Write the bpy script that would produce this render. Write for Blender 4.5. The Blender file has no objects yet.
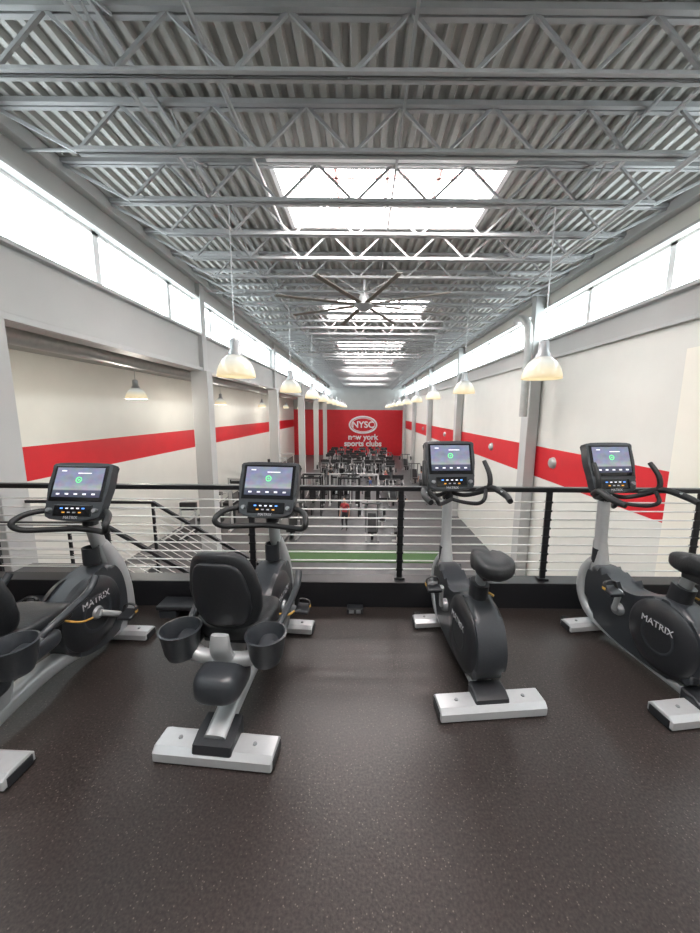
import bpy, bmesh, math, random
from mathutils import Vector, Matrix, Euler
random.seed(7)
S=bpy.context.scene
try:
    S.view_settings.view_transform='Standard'
    S.view_settings.look='None'
except Exception: pass
E=1.7; ZB=3.3
def R(z): return E+z      # height relative to the eye
LOW=R(-6.24); DECK=R(3.92); BOT=R(3.3)
XL=-4.95; XR=5.9; XA=-9.9; YB=-6.0; YF=51.0

# ---------------- materials ----------------
def mat(name,col,rough=.5,metal=0,emit=0,ecol=None,noise=0,nscale=20,bump=0,spec=None):
    m=bpy.data.materials.new(name); m.use_nodes=True
    nt=m.node_tree; b=nt.nodes['Principled BSDF']
    b.inputs['Base Color'].default_value=(*col,1); b.inputs['Roughness'].default_value=rough
    b.inputs['Metallic'].default_value=metal
    if spec is not None: b.inputs['Specular IOR Level'].default_value=spec
    if emit:
        b.inputs['Emission Color'].default_value=(*(ecol or col),1); b.inputs['Emission Strength'].default_value=emit
    if noise or bump:
        tc=nt.nodes.new('ShaderNodeTexCoord'); n=nt.nodes.new('ShaderNodeTexNoise')
        n.inputs['Scale'].default_value=nscale; n.inputs['Detail'].default_value=4
        nt.links.new(tc.outputs['Object'],n.inputs['Vector'])
        if noise:
            r=nt.nodes.new('ShaderNodeValToRGB')
            r.color_ramp.elements[0].position=.3; r.color_ramp.elements[1].position=.7
            r.color_ramp.elements[0].color=(*[c*(1-noise) for c in col],1)
            r.color_ramp.elements[1].color=(*[min(1,c*(1+noise)) for c in col],1)
            nt.links.new(n.outputs['Fac'],r.inputs['Fac']); nt.links.new(r.outputs['Color'],b.inputs['Base Color'])
        if bump:
            bp=nt.nodes.new('ShaderNodeBump'); bp.inputs['Strength'].default_value=bump; bp.inputs['Distance'].default_value=.01
            nt.links.new(n.outputs['Fac'],bp.inputs['Height']); nt.links.new(bp.outputs['Normal'],b.inputs['Normal'])
    return m
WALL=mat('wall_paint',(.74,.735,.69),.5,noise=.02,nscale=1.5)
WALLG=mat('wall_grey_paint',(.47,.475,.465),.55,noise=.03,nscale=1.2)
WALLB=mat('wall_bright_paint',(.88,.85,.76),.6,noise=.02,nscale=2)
RED=mat('red_paint',(.62,.012,.022),.5,noise=.04,nscale=2)
STEEL=mat('joist_grey_paint',(.37,.375,.38),.5,noise=.05,nscale=6)
DECKM=mat('corrugated_deck',(.42,.415,.395),.42,noise=.08,nscale=2)
COLM=mat('column_paint',(.50,.505,.50),.5,noise=.02,nscale=2)
SILV=mat('silver_paint',(.43,.44,.45),.33,.35,noise=.02,nscale=30)
SILD=mat('silver_dark',(.25,.26,.27),.4,.4,noise=.02,nscale=30)
BLK=mat('black_plastic',(.016,.017,.020),.38,noise=.1,nscale=60,bump=.05)
CHAR=mat('charcoal_plastic',(.026,.029,.034),.36,noise=.06,nscale=80,bump=.05)
VINYL=mat('black_vinyl',(.009,.010,.012),.5,noise=.1,nscale=90,bump=.15)
GRIP=mat('rubber_grip',(.009,.009,.010),.55,noise=.1,nscale=90,bump=.1)
RAILM=mat('railing_black',(.008,.008,.010),.4,noise=.1,nscale=30)
CABLE=mat('cable_steel',(.66,.66,.64),.35,.2,noise=.03,nscale=30)
GLOSSB=mat('black_glass',(.008,.008,.010),.08,noise=.05,nscale=4)
TEXTW=mat('grey_lettering',(.42,.42,.44),.5,noise=.02,nscale=30)
WHITE=mat('white_paint',(.85,.85,.85),.5,noise=.02,nscale=3)
ORNG=mat('orange_plastic',(.8,.35,.03),.4,emit=.4,noise=.02,nscale=10)
BLUEL=mat('blue_led',(.1,.3,.9),.4,emit=1.2,noise=.02,nscale=10)
GREENL=mat('green_led',(.1,.75,.2),.4,emit=1.0,noise=.02,nscale=10)
WHL=mat('white_led',(.8,.8,.9),.4,emit=.6,noise=.02,nscale=10)
YEL=mat('yellow_tag',(.5,.28,.05),.5,noise=.02,nscale=10)
TURF=mat('green_turf',(.055,.115,.04),.9,noise=.3,nscale=60,bump=.4)
GFLOOR=mat('gym_floor',(.075,.075,.078),.4,noise=.25,nscale=3,bump=.05)
PANE=mat('window_glow',(.8,.95,1),.4,emit=7.4,ecol=(.88,.97,1),noise=.01,nscale=2)
SKYP=mat('skylight_glow',(1,.95,.95),.4,emit=26,ecol=(1,.97,.95),noise=.01,nscale=2)
SKYB=mat('skylight_bar',(.72,.38,.36),.5,noise=.02,nscale=5)
DUCTM=mat('galvanised_duct',(.45,.45,.44),.4,.4,noise=.08,nscale=8)
EQB=mat('gym_black',(.02,.02,.022),.45,noise=.1,nscale=30)
EQW=mat('gym_white',(.55,.55,.55),.45,noise=.05,nscale=30)
EQG=mat('gym_grey',(.16,.165,.17),.4,.3,noise=.05,nscale=30)
LIP=mat('lip_tone',(.4,.12,.1),.5,noise=.02,nscale=30)
BROWN=mat('fan_blade',(.15,.135,.11),.5,noise=.1,nscale=10)

def screen_mat():
    m=bpy.data.materials.new('screen_display'); m.use_nodes=True; nt=m.node_tree; b=nt.nodes['Principled BSDF']
    tc=nt.nodes.new('ShaderNodeTexCoord'); sp=nt.nodes.new('ShaderNodeSeparateXYZ'); r=nt.nodes.new('ShaderNodeValToRGB')
    nt.links.new(tc.outputs['Generated'],sp.inputs[0]); nt.links.new(sp.outputs['Z'],r.inputs['Fac'])
    e=r.color_ramp.elements; e[0].position=0; e[0].color=(.05,.06,.10,1); e[1].position=1; e[1].color=(.26,.28,.40,1)
    x=e.new(.22); x.color=(.08,.09,.14,1); x=e.new(.26); x.color=(.42,.43,.46,1); x=e.new(.5); x.color=(.26,.29,.42,1)
    n=nt.nodes.new('ShaderNodeTexNoise'); n.inputs['Scale'].default_value=5; nt.links.new(tc.outputs['Generated'],n.inputs['Vector'])
    mx=nt.nodes.new('ShaderNodeMixRGB'); mx.blend_type='OVERLAY'; mx.inputs[0].default_value=.45
    nt.links.new(r.outputs['Color'],mx.inputs[1]); nt.links.new(n.outputs['Color'],mx.inputs[2])
    b.inputs['Base Color'].default_value=(.02,.02,.02,1); b.inputs['Roughness'].default_value=.15
    nt.links.new(mx.outputs[0],b.inputs['Emission Color']); b.inputs['Emission Strength'].default_value=1.0
    return m
SCR=screen_mat()

def rubber_floor():
    m=bpy.data.materials.new('rubber_floor'); m.use_nodes=True; nt=m.node_tree; b=nt.nodes['Principled BSDF']
    tc=nt.nodes.new('ShaderNodeTexCoord')
    n=nt.nodes.new('ShaderNodeTexNoise'); n.inputs['Scale'].default_value=90; n.inputs['Detail'].default_value=4
    n2=nt.nodes.new('ShaderNodeTexNoise'); n2.inputs['Scale'].default_value=1.3; n2.inputs['Detail'].default_value=5
    v=nt.nodes.new('ShaderNodeTexVoronoi'); v.inputs['Scale'].default_value=60
    for k in (n,n2,v): nt.links.new(tc.outputs['Object'],k.inputs['Vector'])
    r=nt.nodes.new('ShaderNodeValToRGB'); r.color_ramp.elements[0].position=.35; r.color_ramp.elements[1].position=.68
    r.color_ramp.elements[0].color=(.014,.0105,.0095,1); r.color_ramp.elements[1].color=(.044,.034,.031,1)
    nt.links.new(n.outputs['Fac'],r.inputs['Fac'])
    r2=nt.nodes.new('ShaderNodeValToRGB'); r2.color_ramp.elements[0].position=.08; r2.color_ramp.elements[1].position=.2
    r2.color_ramp.elements[0].color=(.28,.24,.21,1); r2.color_ramp.elements[1].color=(0,0,0,1)
    nt.links.new(v.outputs['Distance'],r2.inputs['Fac'])
    mx=nt.nodes.new('ShaderNodeMixRGB'); mx.blend_type='ADD'; mx.inputs[0].default_value=.35
    nt.links.new(r.outputs['Color'],mx.inputs[1]); nt.links.new(r2.outputs['Color'],mx.inputs[2])
    mm=nt.nodes.new('ShaderNodeMixRGB'); mm.blend_type='MULTIPLY'; mm.inputs[0].default_value=.5
    r3=nt.nodes.new('ShaderNodeValToRGB'); r3.color_ramp.elements[0].position=.3; r3.color_ramp.elements[0].color=(.65,.65,.65,1); r3.color_ramp.elements[1].position=.7
    nt.links.new(n2.outputs['Fac'],r3.inputs['Fac']); nt.links.new(mx.outputs[0],mm.inputs[1]); nt.links.new(r3.outputs['Color'],mm.inputs[2])
    # seams between roll-out sheets
    sp=nt.nodes.new('ShaderNodeSeparateXYZ'); nt.links.new(tc.outputs['Object'],sp.inputs[0])
    a=nt.nodes.new('ShaderNodeMath'); a.operation='MULTIPLY_ADD'; a.inputs[1].default_value=1/1.22; a.inputs[2].default_value=10.13
    f=nt.nodes.new('ShaderNodeMath'); f.operation='FRACT'; l=nt.nodes.new('ShaderNodeMath'); l.operation='LESS_THAN'; l.inputs[1].default_value=.002
    nt.links.new(sp.outputs['X'],a.inputs[0]); nt.links.new(a.outputs[0],f.inputs[0]); nt.links.new(f.outputs[0],l.inputs[0])
    ms=nt.nodes.new('ShaderNodeMixRGB'); nt.links.new(l.outputs[0],ms.inputs[0]); nt.links.new(mm.outputs[0],ms.inputs[1]); ms.inputs[2].default_value=(.015,.012,.011,1)
    nt.links.new(ms.outputs[0],b.inputs['Base Color'])
    b.inputs['Roughness'].default_value=.38; b.inputs['Specular IOR Level'].default_value=.5
    bp=nt.nodes.new('ShaderNodeBump'); bp.inputs['Strength'].default_value=.25; bp.inputs['Distance'].default_value=.003
    nt.links.new(n.outputs['Fac'],bp.inputs['Height']); nt.links.new(bp.outputs['Normal'],b.inputs['Normal'])
    return m
RUB=rubber_floor()
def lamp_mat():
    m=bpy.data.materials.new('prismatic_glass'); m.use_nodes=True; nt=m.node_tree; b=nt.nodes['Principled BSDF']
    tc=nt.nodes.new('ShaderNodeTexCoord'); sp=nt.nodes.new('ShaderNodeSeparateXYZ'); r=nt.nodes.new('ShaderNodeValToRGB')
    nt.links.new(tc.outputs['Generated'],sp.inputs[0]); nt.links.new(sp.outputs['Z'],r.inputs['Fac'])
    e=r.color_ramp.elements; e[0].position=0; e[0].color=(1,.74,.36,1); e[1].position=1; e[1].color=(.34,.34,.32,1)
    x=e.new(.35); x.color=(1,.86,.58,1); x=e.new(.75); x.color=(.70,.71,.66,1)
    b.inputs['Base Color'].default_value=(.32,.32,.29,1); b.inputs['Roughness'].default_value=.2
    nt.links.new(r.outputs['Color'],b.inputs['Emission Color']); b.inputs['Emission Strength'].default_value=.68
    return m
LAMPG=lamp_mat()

# ---------------- mesh helpers ----------------
def link(me,name,m,parent=None,loc=(0,0,0),rot=(0,0,0),smooth=None):
    if m is not None: me.materials.append(m)
    if smooth is not None:
        for p in me.polygons: p.use_smooth=True
        try: me.set_sharp_from_angle(angle=math.radians(smooth))
        except Exception: pass
    o=bpy.data.objects.new(name,me); S.collection.objects.link(o)
    o.location=loc; o.rotation_euler=rot
    if parent: o.parent=parent
    return o
def empty(name,loc=(0,0,0),rot=(0,0,0),parent=None):
    o=bpy.data.objects.new(name,None); S.collection.objects.link(o); o.location=loc; o.rotation_euler=rot; o.empty_display_size=.1
    if parent:o.parent=parent
    return o
def bm_box(bm,mn,mx):
    vs=[bm.verts.new((x,y,z)) for x in (mn[0],mx[0]) for y in (mn[1],mx[1]) for z in (mn[2],mx[2])]
    for f in ((0,1,3,2),(4,6,7,5),(0,4,5,1),(2,3,7,6),(0,2,6,4),(1,5,7,3)): bm.faces.new([vs[i] for i in f])
    return vs
def bm_bar(bm,p,q,w,h=None):
    h=h or w; p=Vector(p);q=Vector(q);d=(q-p); L=d.length
    if L<1e-6: return
    d.normalize(); up=Vector((0,1,0)) if abs(d.y)<.9 else Vector((0,0,1))
    s=d.cross(up).normalized(); u=s.cross(d).normalized()
    vs=[]
    for b in (p,q):
        for a,c in ((-1,-1),(1,-1),(1,1),(-1,1)): vs.append(bm.verts.new(b+s*a*w/2+u*c*h/2))
    for f in ((3,2,1,0),(4,5,6,7),(0,1,5,4),(1,2,6,5),(2,3,7,6),(3,0,4,7)): bm.faces.new([vs[i] for i in f])
def fin(bm,name):
    bmesh.ops.recalc_face_normals(bm,faces=bm.faces)
    me=bpy.data.meshes.new(name); bm.to_mesh(me); bm.free(); return me
def boxes(name,lst,m,parent=None,bevel=0,loc=(0,0,0),rot=(0,0,0)):
    bm=bmesh.new()
    for mn,mx in lst: bm_box(bm,mn,mx)
    o=link(fin(bm,name),name,m,parent,loc,rot)
    if bevel:
        b=o.modifiers.new('bevel','BEVEL'); b.width=bevel; b.segments=3
        for p in o.data.polygons: p.use_smooth=True
        w=o.modifiers.new('wn','WEIGHTED_NORMAL')
    return o
def box(name,c,s,m,parent=None,bevel=0,rot=(0,0,0)):
    h=[x/2 for x in s]
    return boxes(name,[((-h[0],-h[1],-h[2]),tuple(h))],m,parent,bevel,c,rot)
def catmull(pts,n=6,closed=False):
    P=[Vector(p) for p in pts]; out=[]; N=len(P)
    rng=range(N if closed else N-1)
    for i in rng:
        if closed: a,b,c,d=P[(i-1)%N],P[i],P[(i+1)%N],P[(i+2)%N]
        else: a,b,c,d=P[max(i-1,0)],P[i],P[i+1],P[min(i+2,N-1)]
        for k in range(n):
            t=k/n
            out.append(.5*((2*b)+(c-a)*t+(2*a-5*b+4*c-d)*t*t+(3*b-a-3*c+d)*t**3))
    if not closed: out.append(P[-1])
    return out
def bm_tube(bm,pts,r,seg=12,closed=False,sq=None,ry=None,radii=None):
    P=[Vector(p) for p in pts]; N=len(P); rings=[]
    prev=None
    for i in range(N):
        if closed: d=(P[(i+1)%N]-P[i-1])
        else: d=P[min(i+1,N-1)]-P[max(i-1,0)]
        d.normalize()
        if prev is None:
            ref=Vector((1,0,0)) if abs(d.x)<.8 else Vector((0,0,1))
            s=(ref-d*ref.dot(d)).normalized()
        else: s=(prev-d*prev.dot(d)).normalized()
        prev=s; u=d.cross(s)
        ring=[]
        rr=radii[i] if radii else 1
        for k in range(seg):
            a=2*math.pi*k/seg+math.pi/seg; ca,sa=math.cos(a),math.sin(a)
            if sq:
                ca=math.copysign(abs(ca)**sq,ca); sa=math.copysign(abs(sa)**sq,sa)
            ring.append(bm.verts.new(P[i]+(s*ca*r+u*sa*(ry or r))*rr))
        rings.append(ring)
    for i in range(N if closed else N-1):
        a,b=rings[i],rings[(i+1)%N]
        for k in range(seg): bm.faces.new([a[k],a[(k+1)%seg],b[(k+1)%seg],b[k]])
    if not closed: bm.faces.new(rings[0][::-1]); bm.faces.new(rings[-1])
def tube(name,pts,r,m,parent=None,n=6,closed=False,seg=12,sq=None,ry=None,radii=None):
    P=catmull(pts,n,closed) if n>1 else [Vector(p) for p in pts]
    if radii and n>1:
        out=[]
        for i in range(len(radii)-1):
            for k in range(n): out.append(radii[i]+(radii[i+1]-radii[i])*k/n)
        out.append(radii[-1]); radii=out
    bm=bmesh.new(); bm_tube(bm,P,r,seg,closed,sq,ry,radii)
    return link(fin(bm,name),name,m,parent,smooth=50)
def lathe(name,prof,m,parent=None,seg=32,loc=(0,0,0),rot=(0,0,0),flute=0,smooth=40):
    bm=bmesh.new(); rings=[]
    for r,z in prof:
        if r<1e-5: rings.append([bm.verts.new((0,0,z))])
        else: rings.append([bm.verts.new(((r*(1+(flute if k%2 else 0)))*math.cos(2*math.pi*k/seg),(r*(1+(flute if k%2 else 0)))*math.sin(2*math.pi*k/seg),z)) for k in range(seg)])
    for a,b in zip(rings,rings[1:]):
        for k in range(seg):
            k2=(k+1)%seg
            if len(a)==1 and len(b)==1: continue
            if len(a)==1: bm.faces.new([a[0],b[k],b[k2]])
            elif len(b)==1: bm.faces.new([a[k],a[k2],b[0]])
            else: bm.faces.new([a[k],a[k2],b[k2],b[k]])
    return link(fin(bm,name),name,m,parent,loc,rot,smooth=smooth)
def extr(name,prof,x0,x1,m,parent=None,bevel=.02,seg=4,loc=(0,0,0),rot=(0,0,0),curve=True):
    """profile of (y,z) extruded along X"""
    if curve:
        P=catmull([(0,a,b) for a,b in prof],4,True); prof=[(p.y,p.z) for p in P]
    bm=bmesh.new()
    a=[bm.verts.new((x0,y,z)) for y,z in prof]; b=[bm.verts.new((x1,y,z)) for y,z in prof]
    f1=bm.faces.new(a); f2=bm.faces.new(b[::-1]); N=len(prof)
    for i in range(N): bm.faces.new([a[i],b[i],b[(i+1)%N],a[(i+1)%N]])
    if bevel:
        ed=list(set(list(f1.edges)+list(f2.edges)))
        bmesh.ops.bevel(bm,geom=ed,offset=bevel,segments=seg,profile=.6,affect='EDGES',clamp_overlap=True)
    return link(fin(bm,name),name,m,parent,loc,rot,smooth=35)
def sell(name,s,m,parent=None,e1=.5,e2=.5,fn=None,loc=(0,0,0),rot=(0,0,0),nu=28,nv=16):
    sg=lambda v,e: math.copysign(abs(v)**e,v)
    bm=bmesh.new(); rows=[]
    for j in range(nv+1):
        ph=-math.pi/2+math.pi*j/nv; row=[]
        for i in range(nu):
            th=2*math.pi*i/nu
            p=Vector((s[0]/2*sg(math.cos(ph),e1)*sg(math.cos(th),e2), s[1]/2*sg(math.cos(ph),e1)*sg(math.sin(th),e2), s[2]/2*sg(math.sin(ph),e1)))
            if fn: p=Vector(fn(p))
            row.append(bm.verts.new(p))
            if j in (0,nv): break
        rows.append(row)
    for j in range(nv):
        a,b=rows[j],rows[j+1]
        for i in range(nu):
            i2=(i+1)%nu
            if len(a)==1: bm.faces.new([a[0],b[i2],b[i]])
            elif len(b)==1: bm.faces.new([a[i],a[i2],b[0]])
            else: bm.faces.new([a[i],a[i2],b[i2],b[i]])
    return link(fin(bm,name),name,m,parent,loc,rot,smooth=60)
def text(name,body,size,m,parent,loc,rot,ext=.002,bold=0,spacing=1.0):
    c=bpy.data.curves.new(name,'FONT'); c.body=body; c.size=size; c.align_x='CENTER'; c.align_y='CENTER'; c.extrude=ext; c.offset=bold
    c.space_line=spacing
    c.materials.append(m); o=bpy.data.objects.new(name,c); S.collection.objects.link(o); o.location=loc; o.rotation_euler=rot
    if parent:o.parent=parent
    return o

# ---------------- shell ----------------
ST0,ST1=-1.08,-2.1
boxes('floor',[((XA,YB,-.35),(XR,3.02,0))],RUB)
boxes('floor_lower',[((XA,YB,LOW-.2),(XR,YF,LOW))],GFLOOR)
boxes('turf_strip',[((-3.3,13.9,LOW),(3.5,15.2,LOW+.02))],TURF)
WB,WT=R(2.3),R(3.3)
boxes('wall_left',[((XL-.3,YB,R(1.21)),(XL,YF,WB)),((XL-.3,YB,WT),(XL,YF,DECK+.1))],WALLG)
boxes('trim_1',[((XL,YB,WB-.07),(XL+.12,YF,WB)),((XL,YB,R(1.21)),(XL+.10,YF,R(1.21)+.10)),((XL,YB,WT),(XL+.08,YF,WT+.06)),((XL,YB,R(3.72)),(XL+.18,YF,R(3.92)))],COLM,bevel=.01)
boxes('wall_right',[((XR,YB,LOW),(XR+.3,YF,R(ST1))),((XR,YB,R(ST0)),(XR+.3,YF,R(1.7))),((XR,YB,WT),(XR+.3,YF,DECK+.1))],WALL)
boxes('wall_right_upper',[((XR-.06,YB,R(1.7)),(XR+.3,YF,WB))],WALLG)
boxes('wall_right_red_band',[((XR,YB,R(ST1)),(XR+.3,YF,R(ST0)))],RED)
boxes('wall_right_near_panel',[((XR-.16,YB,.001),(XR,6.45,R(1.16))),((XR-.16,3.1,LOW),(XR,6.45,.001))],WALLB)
boxes('trim_2',[((XR-.2,YB,WB-.08),(XR-.06,YF,WB)),((XR-.1,YB,WT),(XR,YF,WT+.06)),((XR-.2,YB,R(3.72)),(XR,YF,R(3.92))),((XR-.12,YB,R(1.66)),(XR-.06,YF,R(1.74)))],COLM,bevel=.01)
boxes('wall_aisle',[((XA-.2,YB,LOW),(XA,YF,R(ST1))),((XA-.2,YB,R(ST0)),(XA,YF,R(1.8)))],WALL)
boxes('wall_aisle_red_band',[((XA-.2,YB,R(ST1)),(XA,YF,R(ST0)))],RED)
boxes('ceiling_aisle',[((XA-.2,YB,R(1.68)),(XL-.3,YF,R(1.8)))],mat('aisle_ceiling',(.33,.33,.31),.6,noise=.05,nscale=2))
boxes('wall_back',[((XA,YB-.2,LOW),(XR+.3,YB,DECK+.1))],WALL)
boxes('wall_far',[((XA,YF,R(.35)),(XR+.3,YF+.2,DECK+.1))],WALLG)
boxes('wall_far_red',[((XA,YF,LOW+.0),(XR+.3,YF+.2,R(.35)))],RED)

# clerestory windows
def win(name,x,xp,sgn,off):
    g=empty(name)
    boxes('pane',[((xp-.02,YB,WB),(xp+.02,YF,WT))],PANE,g)
    l=[]
    y=6.75+off-2.5*5
    while y<YF:
        l.append(((min(xp+sgn*.02,xp+sgn*.1),y-.075,WB),(max(xp+sgn*.02,xp+sgn*.1),y+.075,WT))); y+=2.5
    l.append(((min(xp+sgn*.02,xp+sgn*.1),YB,WB),(max(xp+sgn*.02,xp+sgn*.1),YF,WB+.06)))
    l.append(((min(xp+sgn*.02,xp+sgn*.1),YB,WT-.06),(max(xp+sgn*.02,xp+sgn*.1),YF,WT)))
    boxes('frame',l,WHITE,g)
win('window_1',XL,XL-.2,1,.4); win('window_2',XR,XR+.2,-1,.6)

# corrugated deck with skylight openings
SK=[(-1.2,1.0),(6.15,8.1),(13.0,15.3),(20.2,22.5),(27.3,29.6),(34.4,36.7),(41.5,43.8)]  # first skylight is out of view, added above the mezzanine to light it
SX0,SX1=-1.45,2.3
bm=bmesh.new(); pit=.2; x=XL-.1
prof=[]
while x<XR+.1:
    prof+= [(x,DECK+.07),(x+.07,DECK+.07),(x+.1,DECK),(x+.17,DECK)]; x+=pit
for (xa,za),(xb,zb) in zip(prof,prof[1:]):
    iv=[]
    if xb>SX0 and xa<SX1:
        y=YB
        for a,b in SK: iv.append((y,a)); y=b
        iv.append((y,YF))
    else: iv=[(YB,YF)]
    for a,b in iv:
        bm.faces.new([bm.verts.new(p) for p in ((xa,a,za),(xb,a,zb),(xb,b,zb),(xa,b,za))])
link(fin(bm,'ceiling'),'ceiling',DECKM)
boxes('roof_slab',[((XL-.3,y0,DECK+.12),(XR+.3,y1,DECK+.3)) for y0,y1 in zip([YB]+[s[1]+.1 for s in SK],[s[0]-.1 for s in SK]+[YF])]+
      [((XL-.3,YB,DECK+.12),(SX0-.1,YF,DECK+.3)),((SX1+.1,YB,DECK+.12),(XR+.3,YF,DECK+.3))],STEEL)
for i,(a,b) in enumerate(SK):
    g=empty('skylight')
    t=.08; H=DECK+.42
    boxes('curb',[((SX0-t,a-t,DECK-.06),(SX0,b+t,H)),((SX1,a-t,DECK-.06),(SX1+t,b+t,H)),((SX0,a-t,DECK-.06),(SX1,a,H)),((SX0,b,DECK-.06),(SX1,b+t,H))],WHITE,g)
    boxes('pane',[((SX0,a,H-.04),(SX1,b,H))],SKYP,g)
    w=(SX1-SX0)/4
    boxes('glazing_bars',[((SX0+w*k-.03,a,H-.12),(SX0+w*k+.03,b,H-.05)) for k in (1,2,3)]+[((SX0,(a+b)/2-.03,H-.12),(SX1,(a+b)/2+.03,H-.05))],SKYB,g)

# joists
RF=empty('roof_framing')
def joist_mesh():
    bm=bmesh.new(); zt=DECK-.04; zb=BOT+.03
    x0,x1=-3.75,4.65
    for dy in (-.04,.04):
        bm_box(bm,(XL,dy-.028,zt-.03),(XR,dy+.028,zt+.03)) ; bm_box(bm,(x0,dy-.03,zb-.012),(x1,dy+.03,zb+.012))
        s=1 if dy>0 else -1
        bm_box(bm,(x0,min(dy-s*.028,dy-s*.016),zb-.012),(x1,max(dy-s*.028,dy-s*.016),zb+.06))
    n=7; w=(x1-x0)/n
    for k in range(n):
        xa=x0+w*k; xm=xa+w/2
        bm_bar(bm,(xa,0,zb),(xm,0,zt),.036); bm_bar(bm,(xm,0,zt),(xa+w,0,zb),.036)
    bm_bar(bm,(x0,0,zb),(XL+.1,0,zt),.04); bm_bar(bm,(x1,0,zb),(XR-.1,0,zt),.04)
    me=fin(bm,'roof_joist'); me.materials.append(STEEL); return me
JM=joist_mesh(); y=4.07-1.07*9
while y<YF-.3:
    o=bpy.data.objects.new('roof_joist',JM); S.collection.objects.link(o); o.location=(0,y,0); o.parent=RF; y+=1.07
bm=bmesh.new(); Y0,Y1=YB+.05,YF-.05
for xx in (-2.5,3.5): bm_box(bm,(xx-.018,Y0,BOT+.05),(xx+.018,Y1,BOT+.09))
for xx in (-2.6,.5,3.6): bm_box(bm,(xx-.018,Y0,DECK-.12),(xx+.018,Y1,DECK-.08))
y=4.07-1.07*5; k=0
while y<YF-1.5:
    if k%2==0:
        for xx in (-2.5,3.5):
            bm_bar(bm,(xx,y,BOT+.05),(xx,y+1.07,DECK-.08),.024); bm_bar(bm,(xx,y,DECK-.08),(xx,y+1.07,BOT+.05),.024)
    y+=1.07; k+=1
link(fin(bm,'joist_bridging'),'joist_bridging',STEEL,RF)
bm=bmesh.new()
bm_tube(bm,[(-1.6,Y0,BOT+.28),(-1.6,Y1,BOT+.28)],.03); bm_tube(bm,[(4.2,Y0,BOT-.05),(4.2,Y1,BOT-.05)],.04)
for k in range(8): 
    yy=5.6+k*6.0; bm_tube(bm,[(XL+.1,yy,BOT+.35),(XR-.1,yy,BOT+.35)],.022)
link(fin(bm,'sprinkler_pipe'),'sprinkler_pipe',STEEL,RF,smooth=40)

# columns
def column(x,y,wl=.5,d=.4):
    g=empty('column',(x,y,0))
    boxes('shaft',[((-wl/2,-d/2,LOW),(wl/2,d/2,R(1.21)))],COLM,g,bevel=.015)
    boxes('upper_pilaster',[((-.15,-.15,R(1.21)),(.15,.15,R(3.7)))],COLM,g,bevel=.01)
    boxes('base_plate',[((-wl/2-.06,-d/2-.06,LOW),(wl/2+.06,d/2+.06,LOW+.08))],COLM,g)
for yy in (4.75,11.1,19.9,28.9,37.9,46.9): column(XL-.02 if yy>5 else XL-.12,yy)
for yy in (12.0,21,30,39,48): column(XR-.22,yy,.36,.5)

# far sign
sg=empty('wall_sign',(.1,YF-.02,R(-1.8)))
def ring(name,a,b,w,m,p):
    pts=[(a*math.cos(t*2*math.pi/48),0,b*math.sin(t*2*math.pi/48)) for t in range(48)]
    bm=bmesh.new(); bm_tube(bm,pts,w,8,True); return link(fin(bm,name),name,m,p,smooth=50)
ring('oval_outline',1.95,1.18,.13,WHITE,sg); ring('inner_outline',1.68,.97,.05,WHITE,sg)
text('logo_letters','NYSC',1.27,WHITE,sg,(0,-.05,0),(math.pi/2,0,0),.02,.03)
text('wording','new york\nsports clubs',1.12,WHITE,sg,(0,-.05,-2.25),(math.pi/2,0,0),.02,.035,.85)

# ducts
tube('aisle_duct',[(-5.75,Y0,R(1.2)),(-5.75,40,R(1.2))],.15,DUCTM,n=1,seg=20)
tube('wall_duct',[(5.1,12.2,R(3.0)),(5.0,11.8,R(3.0)),(5.0,11.4,R(2.85)),(5.05,11.2,R(2.5)),(5.08,11.2,R(1.4)),(5.08,11.2,R(-.1))],.12,DUCTM,seg=20)
for yy in (10.7,15.9,25,34):
    g=empty('wall_vent',(XR,yy,R(-1.5)))
    lathe('bell',[(0,.12),(.09,.12),(.15,.08),(.18,0),(0,0)],DUCTM,g,rot=(0,-math.pi/2,0))

# pendant lamps
LB={}
def pendant(x,y,z,top,s=1.0,light=0):
    g=empty('pendant_lamp',(x,y,z))
    if not LB:
        a=lathe('shade',[(.32,-.20),(.325,-.19),(.315,-.12),(.285,-.02),(.235,.07),(.16,.14),(.12,.17)],LAMPG,g,seg=64,flute=.02)
        b=lathe('ballast_housing',[(.0,.46),(.05,.455),(.085,.42),(.09,.26),(.12,.21),(.13,.15),(.0,.15)],SILV,g,seg=24)
        c=lathe('bulb',[(0,-.12),(.05,-.1),(.075,-.04),(.05,.05),(0,.08)],mat('lamp_bulb',(1,.9,.7),.4,emit=7,ecol=(1,.85,.6),noise=.01,nscale=3),g,seg=16)
        LB['p']=[a.data,b.data,c.data]
    else:
        for d,n in zip(LB['p'],('shade','ballast_housing','bulb')):
            o=bpy.data.objects.new(n,d); S.collection.objects.link(o); o.parent=g
    tube('hanging_cable',[(0,0,.45),(0,0,(top-z)/s)],.010,SILV,g,n=1,seg=6)
    if light:
        ld=bpy.data.lights.new('lamp_light','POINT'); ld.energy=light; ld.color=(1,.93,.82); ld.shadow_soft_size=.12
        lo=bpy.data.objects.new('lamp_light',ld); S.collection.objects.link(lo); lo.parent=g; lo.location=(0,0,-.3)
    if s!=1: g.scale=(s,s,s)
yy=6.35
while yy<49:
    pendant(-2.23,yy,R(.80),BOT+.05); pendant(3.13,yy-.05,R(.80),BOT+.05); yy+=4.75
for yy in (9.6,17.5,25,33): pendant(-6.6 if yy<10 else -7.3,yy+.8,R(.50),R(1.70),.85,230)
pendant(-7.3,4.2,R(1.0),R(1.70),.85,170); pendant(-7.3,41,R(.5),R(1.70),.85,230)
for yy in (1.5,-3.2):
    for xx in (-2.16,3.05): pendant(xx,yy,R(2.4),BOT+.05)

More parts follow.
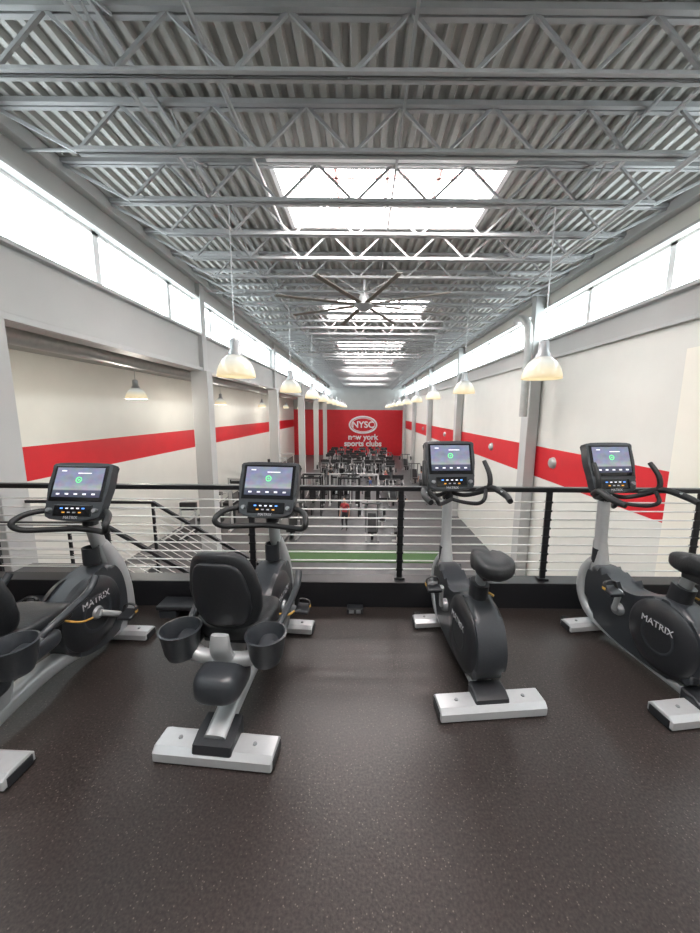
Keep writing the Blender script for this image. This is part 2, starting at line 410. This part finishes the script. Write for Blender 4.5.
# ceiling fan
g=empty('ceiling_fan',(.02,9.5,R(2.72)))
tube('down_rod',[(0,0,.12),(0,0,.6)],.035,STEEL,g,n=1)
lathe('motor',[(0,.24),(.1,.24),(.13,.2),(.13,.05),(.24,.03),(.26,-.03),(.2,-.07),(.1,-.14),(0,-.15)],SILV,g)
for k in range(8):
    a=2*math.pi*k/8+.32
    b=box('blade',(math.cos(a)*1.22,math.sin(a)*1.22,0),(2.0,.12,.018),BROWN,g,.005,rot=(.1,0,a))
bm=bmesh.new()
for sx in (-1,1):
    for sy in (-1,1): bm_bar(bm,(0,0,.25),(sx*.9,sy*.5,.6),.012)
link(fin(bm,'guy_wires'),'guy_wires',STEEL,g)

# ---------------- railing & edge ----------------
boxes('trim_3',[((XA+4.9,2.86,0),(XR-.16,3.02,.235))],RAILM,bevel=.006)
boxes('trim_edge_fascia',[((XA+4.9,3.02,-.45),(XR-.16,3.06,.20))],SILD)
rl=empty('railing',(0,2.95,0))
posts=[-4.55,-3.51,-2.24,-.96,.34,1.62,2.93,4.2,5.5]
boxes('handrail',[((-5.0,-.03,1.035),(5.73,.03,1.075))],RAILM,rl,bevel=.006)
lst=[]
for p in posts:
    lst+= [((p-.024,-.012,.235),(p+.024,.012,1.04)),((p-.045,-.035,.235),(p+.045,.035,.25)),((p-.018,-.02,1.0),(p+.018,.02,1.036))]
boxes('posts',lst,RAILM,rl,bevel=.003)
bm=bmesh.new()
for k in range(9):
    z=.32+k*.078; bm_tube(bm,[(-5.0,0,z),(5.73,0,z)],.0064,8)
link(fin(bm,'cables'),'cables',CABLE,rl,smooth=60)
bm=bmesh.new()
for p in posts:
    for k in range(9): bm_box(bm,(p-.03,-.016,.312+k*.078),(p+.03,.016,.328+k*.078))
link(fin(bm,'cable_fittings'),'cable_fittings',RAILM,rl)

# stair going down beyond the railing, from an intermediate landing
st=empty('staircase',(0,0,0))
sl=.62; x0=-3.0; LZ=-.52
boxes('landing',[((-6.2,3.95,LZ-.15),(x0,4.85,LZ))],GFLOOR,st)
boxes('landing_step',[((-6.2,3.1,LZ+.10),(-5.0,3.9,LZ+.35)),((-6.2,3.95,LZ),(-5.4,4.85,LZ+.17))],GFLOOR,st)
tl=[]; n=24; rise=(LZ-LOW)/n; run=rise/sl
for k in range(1,n): tl.append(((x0+run*(k-1),3.95,LZ-rise*k-.05),(x0+run*k+.02,4.85,LZ-rise*k)))
boxes('treads',tl,SILD,st)
bm=bmesh.new()
for yy in (3.9,4.88):
    L=run*(n-1)
    bm_bar(bm,(x0,yy,LZ-.2),(x0+L,yy,LZ-.2-sl*L),.05,.2)
    bm_bar(bm,(x0,yy,LZ+.92),(x0+L,yy,LZ+.92-sl*L),.04,.04)
    bm_bar(bm,(-5.6,yy,LZ+.92),(x0,yy,LZ+.92),.04,.04)
    xx=-5.5
    while xx<x0+L:
        zz=0 if xx<x0 else -sl*(xx-x0)
        bm_box(bm,(xx-.016,yy-.016,LZ+zz-.25),(xx+.016,yy+.016,LZ+zz+.92)); xx+=1.25
link(fin(bm,'stair_rail'),'stair_rail',RAILM,st)
bm=bmesh.new()
for yy in (3.9,4.88):
    for k in range(8):
        z=LZ+.12+k*.1; bm_tube(bm,[(-5.5,yy,z),(x0,yy,z),(x0+L,yy,z-sl*L)],.005,6)
link(fin(bm,'stair_cables'),'stair_cables',CABLE,st)

# ---------------- bikes ----------------
def console(parent,y,z,w,h,tilt):
    c=empty('console',(0,y,z),(tilt,0,0),parent)
    P=[(-.36*w,-.5*h),(-.46*w,-.3*h),(-.47*w,-.16*h),(-.5*w,.1*h),(-.48*w,.42*h),(-.40*w,.5*h),(.40*w,.5*h),(.48*w,.42*h),(.5*w,.1*h),(.47*w,-.16*h),(.46*w,-.3*h),(.36*w,-.5*h)]
    extr('shell',P,-.03,.03,CHAR,c,bevel=.018,rot=(0,0,-math.pi/2))
    sell('back_cover',(w*.7,.10,h*.7),BLK,c,.6,.6,loc=(0,.055,0))
    box('screen_bezel',(0,-.031,.13*h),(w*.88,.008,h*.64),GLOSSB,c,.008)
    box('screen',(0,-.037,.145*h),(w*.78,.004,h*.53),SCR,c)
    lathe('menu_ring',[(.020,0),(.020,.003),(.015,.003),(.015,0)],GREENL,c,loc=(0,-.038,.19*h),rot=(math.pi/2,0,0))
    box('menu_dot',(0,-.040,.19*h),(.010,.003,.010),GREENL,c,.003)
    box('menu_line',(.08*w,-.040,.31*h),(.22*w,.003,.006),WHL,c)
    box('menu_line',(-.27*w,-.040,.35*h),(.08*w,.003,.008),WHL,c)
    for k in range(5): box('menu_icon',((k-2)*.055*w/.38,-.040,-.065*h),(.022,.003,.010),WHL,c)
    box('keypad',(0,-.031,-.35*h),(w*.62,.01,h*.20),GLOSSB,c,.01)
    for k,(mm) in enumerate((BLUEL,WHL,WHL,WHL,BLUEL)): box('key',((k-2)*.036,-.038,-.315*h),(.016,.004,.008),mm,c)
    for k,(mm) in enumerate((ORNG,TEXTW,TEXTW,ORNG)): box('key',((k-1.5)*.036,-.038,-.385*h),(.016,.004,.008),mm,c)
    text('lettering','MATRIX',.026,TEXTW,c,(0,-.0375,-.475*h),(math.pi/2,0,0),.001)
    lathe('dial',[(0,.02),(.013,.02),(.015,0)],SILD,c,loc=(-w*.37,-.03,-.35*h),rot=(math.pi/2,0,0),seg=16)
    lathe('dial',[(0,.02),(.013,.02),(.015,0)],SILD,c,loc=(w*.37,-.03,-.35*h),rot=(math.pi/2,0,0),seg=16)
    return c
def stabiliser(name,parent,y,w,d=.14,h=.075,cover=True):
    prof=[(y-d/2,.012),(y-d/2,h*.7),(y-d/2+.025,h),(y+d/2-.025,h),(y+d/2,h*.7),(y+d/2,.012)]
    extr(name,prof,-w/2,w/2,SILV,parent,bevel=.012,seg=3,curve=False)
    for s in (-1,1):
        box(name+'_rubber_pad',(s*(w/2-.05),y,.008),(.09,d*.9,.016),GRIP,parent)
        box(name+'_end_cap',(s*(w/2-.002),y,h*.45),(.012,d*.8,h*.6),BLK,parent,.004)
        lathe(name+'_bolt',[(0,.006),(.009,.006),(.011,0)],SILD,parent,loc=(s*w*.32,y,h),seg=12)
def crank(parent,y,z,ang,half):
    lathe('crank_hub',[(0,half+.02),(.035,half+.02),(.045,half),(.045,-half),(.035,-half-.02),(0,-half-.02)],SILD,parent,loc=(0,y,z),rot=(0,math.pi/2,0),seg=20)
    for s in (-1,1):
        a=ang if s>0 else ang+math.pi
        py,pz=y+.17*math.cos(a),z+.17*math.sin(a)
        tube('crank_arm',[(s*(half+.025),y,z),(s*(half+.035),(y+py)/2,(z+pz)/2),(s*(half+.04),py,pz)],.014,SILV,parent,seg=10,ry=.020)
        box('pedal',(s*(half+.10),py,pz),(.10,.10,.028),BLK,parent,.01,rot=(.2,0,0))
        tube('pedal_strap',[(s*(half+.06),py+.01,pz+.01),(s*(half+.065),py+.03,pz+.05),(s*(half+.10),py+.03,pz+.062),(s*(half+.14),py+.03,pz+.045),(s*(half+.145),py+.01,pz+.01)],.005,GRIP,parent,seg=8,ry=.015)
        box('pedal_tab',(s*(half+.145),py+.02,pz+.012),(.012,.03,.02),YEL,parent,.003)

def upright(loc,rz):
    g=empty('upright_exercise_bike',loc,(0,0,rz))
    stabiliser('rear_foot',g,-.42,.62,.15,.08); stabiliser('front_foot',g,.42,.50,.12,.07)
    extr('rear_foot_cover',[(-.47,.07),(-.46,.10),(-.42,.12),(-.34,.125),(-.34,.03),(-.46,.05)],-.10,.10,BLK,g,bevel=.015,curve=False)
    for s in (-1,1):
        lathe('transport_wheel',[(0,.02),(.03,.02),(.033,0),(.03,-.02),(0,-.02)],GRIP,g,loc=(s*.2,.49,.034),rot=(0,math.pi/2,0),seg=20)
    tube('frame_spine',[(0,.47,.56),(0,.53,.44),(0,.52,.28),(0,.42,.15),(0,.2,.10),(0,-.1,.085),(0,-.40,.075)],.078,SILV,g,sq=.55,ry=.04,radii=[.7,.95,1.1,1.1,1,.9,.8])
    extr('drive_housing',[(.34,.14),(.44,.24),(.46,.42),(.41,.54),(.30,.55),(.16,.49),(.02,.50),(-.12,.57),(-.27,.57),(-.39,.46),(-.43,.31),(-.38,.17),(-.25,.10),(.1,.09)],-.085,.085,CHAR,g,bevel=.045,seg=5)
    for s in (-1,1):
        lathe('side_disc',[(0,.035),(.12,.035),(.20,.028),(.225,.01),(.23,-.02)],BLK,g,loc=(s*.078,-.18,.335),rot=(0,s*math.pi/2,0),seg=48)
        lathe('disc_trim',[(.09,.037),(.10,.040),(.11,.037)],CHAR,g,loc=(s*.078,-.18,.335),rot=(0,s*math.pi/2,0),seg=40)
        text('lettering','MATRIX',.058,TEXTW,g,(s*.1175,-.17,.41),(math.pi/2,0,s*math.pi/2),.001)
    tube('mast_shroud',[(0,.40,.40),(0,.43,.55),(0,.45,.72)],.055,SILV,g,sq=.6,ry=.065,radii=[1.1,.9,.66])
    tube('mast',[(0,.44,.60),(0,.455,.9),(0,.46,1.20)],.036,SILV,g,sq=.7,ry=.042)
    console(g,.45,1.30,.385,.37,-.34)
    lathe('mast_collar',[(.0,.05),(.04,.045),(.045,0),(.04,-.04),(0,-.045)],BLK,g,loc=(0,.455,1.08),seg=24)
    for s in (-1,1):
        tube('handlebar',[(0,.44,1.10),(s*.10,.40,1.08),(s*.19,.34,1.11),(s*.235,.26,1.17),(s*.24,.27,1.26),(s*.225,.34,1.35)],.016,GRIP,g,radii=[1,1,1.05,1.15,1.15,1.0])
        tube('forward_grip',[(s*.19,.36,1.12),(s*.245,.24,1.17),(s*.28,.10,1.15),(s*.265,.0,1.13)],.021,GRIP,g,radii=[.8,1,1.1,.9])
        tube('inner_loop',[(0,.36,1.06),(s*.07,.30,1.05),(s*.14,.22,1.06),(s*.17,.18,1.10),(s*.21,.25,1.15)],.014,GRIP,g)
        box('pulse_sensor',(s*.268,.14,1.158),(.02,.06,.032),SILV,g,.006)
    lathe('bottle_holder',[(.045,-.06),(.05,-.055),(.05,.06),(.044,.06),(.042,-.04),(0,-.04),(0,-.06)],BLK,g,loc=(0,.445,.60),seg=24)
    tube('seat_post',[(0,-.17,.50),(0,-.20,.66),(0,-.235,.80)],.026,SILD,g,sq=.7,ry=.036)
    tube('seat_post_sleeve',[(0,-.16,.46),(0,-.20,.68)],.05,BLK,g,n=1,sq=.7,ry=.06)
    def sd(p):
        k=(p.y+.17)/.34; wd=1.0-.70*max(0,min(1,k))**.75
        z=p.z+ (.035*(abs(p.x)/.14)**1.5 if k<.6 else 0) -(.03*(k-.3)**2)
        return (p.x*wd,p.y,z+ (.03*max(0,.35-k)))
    sell('saddle',(.31,.36,.12),VINYL,g,.6,.8,sd,loc=(0,-.27,.83))
    box('saddle_clamp',(0,-.25,.76),(.06,.12,.05),BLK,g,.01)
    tube('adjust_lever',[(0,-.17,.60),(.05,-.2,.61),(.08,-.23,.60)],.007,YEL,g)
    crank(g,.13,.34,-1.3,.10)
    return g
def recumbent(loc,rz):
    g=empty('recumbent_exercise_bike',loc,(0,0,rz))
    stabiliser('rear_foot',g,-.55,.60,.15,.08); stabiliser('front_foot',g,.48,.50,.12,.07)
    extr('rear_foot_cover',[(-.62,.07),(-.61,.11),(-.55,.125),(-.46,.15),(-.46,.03),(-.61,.05)],-.10,.10,BLK,g,bevel=.015,curve=False)
    tube('frame_spine',[(0,-.57,.10),(0,-.38,.15),(0,-.1,.18),(0,.2,.14),(0,.50,.08)],.055,SILV,g,sq=.5,ry=.045)
    extr('drive_housing',[(.46,.16),(.49,.34),(.46,.52),(.38,.63),(.28,.64),(.12,.60),(.0,.52),(-.05,.36),(0,.2),(.12,.12),(.3,.10)],-.085,.085,CHAR,g,bevel=.045,seg=5)
    for s in (-1,1):
        lathe('side_disc',[(0,.035),(.14,.035),(.21,.028),(.235,.01),(.24,-.02)],BLK,g,loc=(s*.078,.18,.38),rot=(0,s*math.pi/2,0),seg=48)
        lathe('disc_trim',[(.10,.037),(.112,.041),(.124,.037)],CHAR,g,loc=(s*.078,.18,.38),rot=(0,s*math.pi/2,0),seg=40)
        text('lettering','MATRIX',.062,TEXTW,g,(s*.117,.18,.47),(math.pi/2,0,s*math.pi/2),.001)
    tube('mast_shroud',[(0,.54,.12),(0,.53,.36),(0,.48,.58),(0,.39,.78)],.070,SILV,g,sq=.6,ry=.06,radii=[1.1,1.1,1.0,.62])
    tube('mast',[(0,.44,.62),(0,.37,.82),(0,.33,1.06)],.036,SILV,g,sq=.7,ry=.045)
    console(g,.29,1.17,.41,.37,-.42)
    loop=[(0,.22,.94),(.16,.19,.94),(.27,.12,.96),(.30,.10,1.01),(.26,.18,1.05),(.14,.28,1.05),(0,.31,1.05),(-.14,.28,1.05),(-.26,.18,1.05),(-.30,.10,1.01),(-.27,.12,.96),(-.16,.19,.94)]
    tube('handlebar',loop,.018,GRIP,g,closed=True)
    lathe('mast_collar',[(.0,.05),(.045,.045),(.05,0),(.045,-.05),(0,-.06)],BLK,g,loc=(0,.335,.98),seg=24)
    lathe('bottle_holder',[(.045,-.06),(.05,-.055),(.05,.06),(.044,.06),(.042,-.04),(0,-.04),(0,-.06)],BLK,g,loc=(0,.31,.72),seg=24)
    tube('seat_rail',[(0,.10,.50),(0,-.1,.42),(0,-.3,.37),(0,-.50,.34)],.045,SILD,g,sq=.5,ry=.035)
    sell('carriage_cover',(.24,.26,.17),CHAR,g,.6,.6,loc=(0,-.46,.36))
    tube('seat_pillar',[(0,-.38,.16),(0,-.34,.30),(0,-.30,.48)],.05,SILV,g,sq=.6,ry=.05)
    tube('seat_bracket',[(-.20,-.44,.50),(-.14,-.43,.455),(0,-.43,.44),(.14,-.43,.455),(.20,-.44,.50)],.034,SILV,g,sq=.6,ry=.03)
    tube('back_support',[(0,-.43,.44),(0,-.47,.52),(0,-.47,.60)],.055,SILV,g,sq=.6,ry=.020,radii=[1.2,1,.8])
    def cush(p): return (p.x*(1-.25*max(0,p.y/.2)),p.y,p.z+.25*p.x*p.x*2 - (.05*max(0,p.y)/.2))
    sell('seat_cushion',(.42,.42,.11),VINYL,g,.45,.55,cush,loc=(0,-.19,.555))
    box('seat_pan',(0,-.2,.50),(.30,.34,.04),BLK,g,.015)
    def back(p):
        k=(p.z+.23)/.46
        w=1.0-.22*abs(k-.42)*2
        return (p.x*w,p.y+p.x*p.x -.10*(k-.5) ,p.z)
    sell('seat_back',(.39,.075,.46),VINYL,g,.5,.55,back,loc=(0,-.42,.80))
    sell('seat_back_shell',(.31,.04,.37),BLK,g,.5,.55,back,loc=(0,-.455,.80))
    for s in (-1,1):
        lathe('cup_holder',[(0,-.075),(.068,-.075),(.082,-.04),(.098,.065),(.104,.075),(.094,.078),(.086,.06),(.066,-.05),(0,-.055)],CHAR,g,loc=(s*.225,-.44,.53),seg=32)
        sell('holder_arm',(.10,.26,.10),CHAR,g,.6,.6,loc=(s*.22,-.34,.50))
        tube('side_handle',[(s*.21,-.36,.50),(s*.25,-.30,.57),(s*.27,-.16,.62),(s*.275,-.04,.66),(s*.27,.02,.72)],.018,CHAR,g,radii=[1,1,1,1.15,1.2])
        tube('handle_stem',[(s*.14,-.40,.46),(s*.22,-.38,.50),(s*.25,-.33,.56)],.016,SILV,g)
    tube('adjust_lever',[(.16,-.1,.5),(.22,-.06,.47),(.24,0,.46)],.006,YEL,g)
    crank(g,.18,.38,-.6,.11)
    return g
upright((.71,2.21,0),math.radians(5))
upright((1.93,2.18,0),math.radians(7))
recumbent((-.66,2.06,0),math.radians(-5))
recumbent((-1.86,1.96,0),math.radians(-2.5))
g=empty('floor_power_box',(-.05,2.79,0))
boxes('body',[((-.07,-.04,0),(.07,.04,.05))],BLK,g,bevel=.008)
boxes('socket',[((-.05,-.046,.012),(-.01,-.04,.038)),((.01,-.046,.012),(.05,-.04,.038))],SILD,g)
for xx in (-2.55,-1.35):
    g=empty('aerobic_step',(xx,2.74,0))
    boxes('deck',[((-.34,-.08,.07),(.34,.09,.11))],BLK,g,bevel=.012)
    boxes('risers',[((-.32,-.07,0),(-.18,.08,.07)),((.18,-.07,0),(.32,.08,.07))],CHAR,g,bevel=.006)

# ---------------- lower gym equipment ----------------
def multi(parts,name):
    bm=bmesh.new(); me=bpy.data.meshes.new(name)
    for i,(m,fn) in enumerate(parts):
        n0=len(bm.faces); fn(bm); bm.faces.ensure_lookup_table()
        for f in bm.faces[n0:]: f.material_index=i
        me.materials.append(m)
    bmesh.ops.recalc_face_normals(bm,faces=bm.faces); bm.to_mesh(me); bm.free(); return me
def cyl(bm,p,q,r): bm_tube(bm,[p,q],r,14)
def treadmill():
    def dark(bm):
        bm_box(bm,(-.42,-.9,.0),(.42,.85,.18)); bm_box(bm,(-.42,.75,1.15),(.42,.92,1.55)); bm_box(bm,(-.3,.3,.9),(.3,.4,.95))
    def sil(bm):
        for s in (-1,1):
            bm_bar(bm,(s*.38,.8,.1),(s*.38,.75,1.2),.08,.06); bm_bar(bm,(s*.38,.75,1.05),(s*.38,.1,.95),.05)
            bm_box(bm,(s*.38-.05,-.9,.18),(s*.38+.05,.7,.21))
    return multi([(EQB,dark),(EQW,sil)],'treadmill')
def rack():
    def d(bm):
        for x in (-.6,.6):
            for y in (-.6,.6): bm_box(bm,(x-.04,y-.04,0),(x+.04,y+.04,2.4))
            bm_box(bm,(x-.04,-.6,2.32),(x+.04,.6,2.4)); bm_box(bm,(x-.04,-.6,0),(x+.04,.6,.08))
        bm_box(bm,(-.6,.56,2.3),(.6,.64,2.4)); bm_box(bm,(-.6,-.64,2.3),(.6,-.56,2.4))
        bm_box(bm,(-.15,-.5,.4),(.15,.6,.5)); bm_box(bm,(-.04,-.4,0),(.04,.5,.4))
    def s_(bm): cyl(bm,(-1.05,-.7,1.3),(1.05,-.7,1.3),.018)
    def r_(bm):
        for s in (-1,1): cyl(bm,(s*.75,-.7,1.3),(s*.84,-.7,1.3),.22)
    return multi([(EQB,d),(EQW,s_),(EQG,r_)],'power_rack')
def tower():
    def w(bm):
        for s in (-1,1):
            bm_box(bm,(s*.7-.05,-.05,0),(s*.7+.05,.05,2.1)); bm_box(bm,(s*.7-.06,-.5,0),(s*.7+.06,.5,.08))
        bm_box(bm,(-.75,-.06,2.05),(.75,.06,2.15))
        cyl(bm,(-.5,-.1,2.0),(.5,-.1,2.0),.02)
    def d(bm):
        for s in (-1,1): bm_box(bm,(s*.7-.12,.06,.1),(s*.7+.12,.24,1.2))
        bm_box(bm,(-.2,-.5,.42),(.2,.2,.52)); bm_box(bm,(-.2,.15,.55),(.2,.25,1.2)); bm_box(bm,(-.05,-.4,0),(.05,.2,.42))
    return multi([(EQW,w),(EQB,d)],'cable_machine')
def press():
    def w(bm):
        bm_bar(bm,(-.3,-.7,.05),(-.3,.7,.05),.08); bm_bar(bm,(.3,-.7,.05),(.3,.7,.05),.08)
        bm_bar(bm,(-.3,.6,.05),(-.3,.35,1.7),.07); bm_bar(bm,(.3,.6,.05),(.3,.35,1.7),.07); bm_bar(bm,(-.5,.35,1.7),(.5,.35,1.7),.07)
        bm_bar(bm,(.5,.35,1.7),(.5,-.3,1.1),.05); bm_bar(bm,(-.5,.35,1.7),(-.5,-.3,1.1),.05)
    def d(bm):
        bm_box(bm,(-.22,-.5,.4),(.22,0,.5)); bm_bar(bm,(0,0,.5),(0,.3,1.2),.4,.09)
        for s in (-1,1): cyl(bm,(s*.55,.3,1.3),(s*.68,.3,1.3),.2)
        bm_box(bm,(-.06,-.4,.05),(.06,0,.4))
    return multi([(EQG,w),(EQB,d)],'chest_press_machine')
def dumb():
    def d(bm):
        for z in (.3,.65,1.0): bm_box(bm,(-1.1,-.2,z),(1.1,.2,z+.05))
        for s in (-1,1): bm_box(bm,(s*1.05-.04,-.3,0),(s*1.05+.04,.25,1.15))
    def w(bm):
        for z in (.3,.65,1.0):
            for k in range(9):
                x=-.9+k*.22
                cyl(bm,(x,-.2,z+.13),(x,-.08,z+.13),.075); cyl(bm,(x,.08,z+.13),(x,.2,z+.13),.075); cyl(bm,(x,-.1,z+.13),(x,.1,z+.13),.018)
    return multi([(EQG,d),(EQB,w)],'dumbbell_rack')
def bench():
    def d(bm): bm_box(bm,(-.15,-.6,.40),(.15,.6,.50))
    def w(bm):
        for y in (-.5,.5): bm_box(bm,(-.25,y-.04,0),(.25,y+.04,.06)); bm_box(bm,(-.04,y-.04,0),(.04,y+.04,.4))
        bm_box(bm,(-.03,-.5,.3),(.03,.5,.4))
    return multi([(EQB,d),(EQW,w)],'weight_bench')
def ellip():
    def d(bm):
        bm_box(bm,(-.3,-.8,0),(.3,-.7,.08)); bm_box(bm,(-.3,.6,0),(.3,.7,.08)); bm_box(bm,(-.06,-.75,.04),(.06,.65,.12))
        cyl(bm,(-.12,.35,.45),(.12,.35,.45),.36); bm_box(bm,(-.22,.32,1.35),(.22,.42,1.65))
        for s in (-1,1): bm_box(bm,(s*.2-.08,-.5,.3+.08*s),(s*.2+.08,-.1,.35+.08*s))
    def w(bm):
        bm_bar(bm,(0,.5,.1),(0,.4,1.4),.08)
        for s in (-1,1):
            bm_bar(bm,(s*.2,-.6,.3+.08*s),(s*.2,.4,.5),.05); bm_bar(bm,(s*.28,.38,.5),(s*.28,.1,1.5),.04)
    return multi([(EQB,d),(EQW,w)],'elliptical_trainer')
T={'treadmill':treadmill(),'power_rack':rack(),'cable_machine':tower(),'chest_press_machine':press(),'dumbbell_rack':dumb(),'weight_bench':bench(),'elliptical_trainer':ellip()}
W={'treadmill':.98,'power_rack':2.25,'cable_machine':1.8,'chest_press_machine':1.5,'dumbbell_rack':2.35,'weight_bench':.8,'elliptical_trainer':.82}
def place(n,x,y,r=0):
    o=bpy.data.objects.new(n,T[n]); S.collection.objects.link(o); o.location=(x,y,LOW); o.rotation_euler=(0,0,r)
near=[['weight_bench','chest_press_machine','elliptical_trainer'],['dumbbell_rack','weight_bench','chest_press_machine'],['power_rack','cable_machine','elliptical_trainer'],['chest_press_machine','cable_machine'],
 ['treadmill','elliptical_trainer'],['power_rack','chest_press_machine','weight_bench']]
far=[['treadmill'],['elliptical_trainer','chest_press_machine'],['treadmill','elliptical_trainer'],['chest_press_machine','treadmill']]
y=16.9; i=0
PEOPLE=[(-.9,18.0),(2.4,20.1),(.6,24.5),(4.7,19.0),(-2.6,28.8),(1.9,27.0),(4.75,27.5)]
while y<47:
    mix=near[i%len(near)] if y<31 else far[i%len(far)]; x=-4.2
    while x<3.2:
        kd=random.choice(mix); wd=W[kd]
        if x+wd>3.75: break
        px=x+wd/2; py=y+random.uniform(-.05,.05)
        if random.random()>.06 and all(abs(px-a)>wd/2+.35 or abs(py-b)>1.2 for a,b in PEOPLE):
            place(kd,px,py,(0 if kd in('treadmill','elliptical_trainer') else random.choice((0,math.pi))+random.uniform(-.04,.04)))
        x+=wd+random.uniform(.02,.15)
    y+=2.12; i+=1
for yy in (18,21.4,24.8,28.2,31.6,35): place('cable_machine',-7.6,yy,.0); place('treadmill',-9.0,yy-1.2)
for yy in (24,31,38): place('chest_press_machine',4.75,yy,0)

# ---------------- people ----------------
SKIN=mat('skin',(.48,.28,.20),.55,noise=.05,nscale=20); HAIR=mat('hair',(.03,.02,.015),.6,noise=.2,nscale=50)
EYE=mat('eye_white',(.8,.8,.78),.3,noise=.01,nscale=5)
def person(loc,rz,shirt,pants,pose=0):
    g=empty('gym_goer',loc,(0,0,rz))
    V=[];Rd=[];Ed=[]
    def v(p,r,par=None):
        V.append(p); Rd.append(r)
        if par is not None: Ed.append((par,len(V)-1))
        return len(V)-1
    pel=v((0,0,.95),(.16,.11)); wa=v((0,0,1.10),(.135,.095),pel); ch=v((0,.0,1.30),(.17,.11),wa); up=v((0,-.01,1.43),(.12,.08),ch); nk=v((0,0,1.52),(.055,.055),up); hd=v((0,.01,1.60),(.06,.07),nk)
    for s in (-1,1):
        st=(.12 if s>0 else -.12) if pose else 0
        hp=v((s*.10,0,.88),(.095,.1),pel); kn=v((s*.12,.05+st*.8,.50),(.06,.062),hp); an=v((s*.12,st*1.5-.02,.09),(.036,.04),kn); v((s*.13,st*1.5+.13,.04),(.038,.03),an)
        sh=v((s*.19,0,1.42),(.06,.06),up)
        if pose: el=v((s*.25,-.02-st*.7,1.16),(.042,.042),sh); wr=v((s*.23,.18-st*.7,1.06),(.028,.026),el)
        else: el=v((s*.25,-.03,1.15),(.042,.042),sh); wr=v((s*.26,.04,.90),(.028,.026),el)
        w=Vector(V[wr]); d=(w-Vector(V[el])).normalized()
        pm=v(tuple(w+d*.06),(.036,.02),wr)
        for q,(dx,ln) in enumerate(((-.03,.07),(-.01,.085),(.01,.08),(.03,.065))):
            b=w+d*.10+Vector((0,dx,0)); a=v(tuple(b),(.010,.010),pm); v(tuple(b+d*ln*.6+Vector((-s*.01,0,0))),(.008,.008),a)
        a=v(tuple(w+d*.05+Vector((0,.04,0))),(.011,.011),pm); v(tuple(w+d*.09+Vector((0,.055,0))),(.009,.009),a)
    me=bpy.data.meshes.new('body'); me.from_pydata(V,Ed,[]); o=bpy.data.objects.new('body_tmp',me); S.collection.objects.link(o)
    m=o.modifiers.new('s','SKIN')
    for i,r in enumerate(Rd): me.skin_vertices[0].data[i].radius=r
    me.skin_vertices[0].data[0].use_root=True
    ss=o.modifiers.new('u','SUBSURF'); ss.levels=1; ss.render_levels=1
    dg=bpy.context.evaluated_depsgraph_get(); dg.update()
    nm=bpy.data.meshes.new_from_object(o.evaluated_get(dg)); bpy.data.objects.remove(o)
    nm.materials.clear()
    for mm in (SKIN,shirt,pants,EQB): nm.materials.append(mm)
    for p in nm.polygons:
        c=p.center; p.use_smooth=True
        k=0
        if c.z<.10: k=3
        elif c.z<.99 and abs(c.x)<.215: k=2 if (c.z>.45 or not pose) else 0
        elif c.z<1.49 and (abs(c.x)<.20 or c.z>1.26): k=1
        p.material_index=k
    b=bpy.data.objects.new('body',nm); S.collection.objects.link(b); b.parent=g
    sell('head',(.155,.20,.24),SKIN,g,.95,.95,lambda p:(p.x*(1-.18*max(0,-p.z/.12)),p.y,p.z),loc=(0,.02,1.66))
    sell('hair_cap',(.17,.205,.19),HAIR,g,1,1,loc=(0,-.005,1.70))
    sell('nose',(.028,.04,.05),SKIN,g,1,1,loc=(0,.122,1.65)); sell('mouth',(.05,.02,.014),LIP,g,1,1,loc=(0,.108,1.605))
    for s in (-1,1):
        sell('ear',(.02,.04,.06),SKIN,g,1,1,loc=(s*.078,.01,1.65)); sell('eye',(.026,.016,.014),EYE,g,1,1,loc=(s*.033,.108,1.675))
SH=[mat('shirt_red',(.45,.06,.07),.8,noise=.05),mat('shirt_grey',(.3,.3,.32),.8,noise=.05),mat('shirt_blue',(.08,.14,.35),.8,noise=.05),mat('shirt_white',(.7,.7,.7),.8,noise=.03),EQB]
PN=mat('black_shorts',(.03,.03,.035),.8,noise=.05)
for i,(a,b) in enumerate(PEOPLE): person((a,b,LOW),[2.8,.4,1.5,3.1,-.6,2.2,.2][i],SH[i%5],PN,i%2)

# world and camera
w=bpy.data.worlds.new('sky'); S.world=w; w.use_nodes=True
w.node_tree.nodes['Background'].inputs[0].default_value=(.8,.9,1,1); w.node_tree.nodes['Background'].inputs[1].default_value=1
cam=bpy.data.cameras.new('camera'); co=bpy.data.objects.new('camera',cam); S.collection.objects.link(co)
cam.lens=350/933*36; cam.sensor_width=36; cam.clip_start=.02; cam.clip_end=200; cam.shift_x=-12/933
Rm=Matrix.Rotation(math.radians(90-8.8),4,'X')@Matrix.Rotation(math.radians(.45),4,'Z')
co.matrix_world=Matrix.Translation((0,0,E))@Rm
S.camera=co
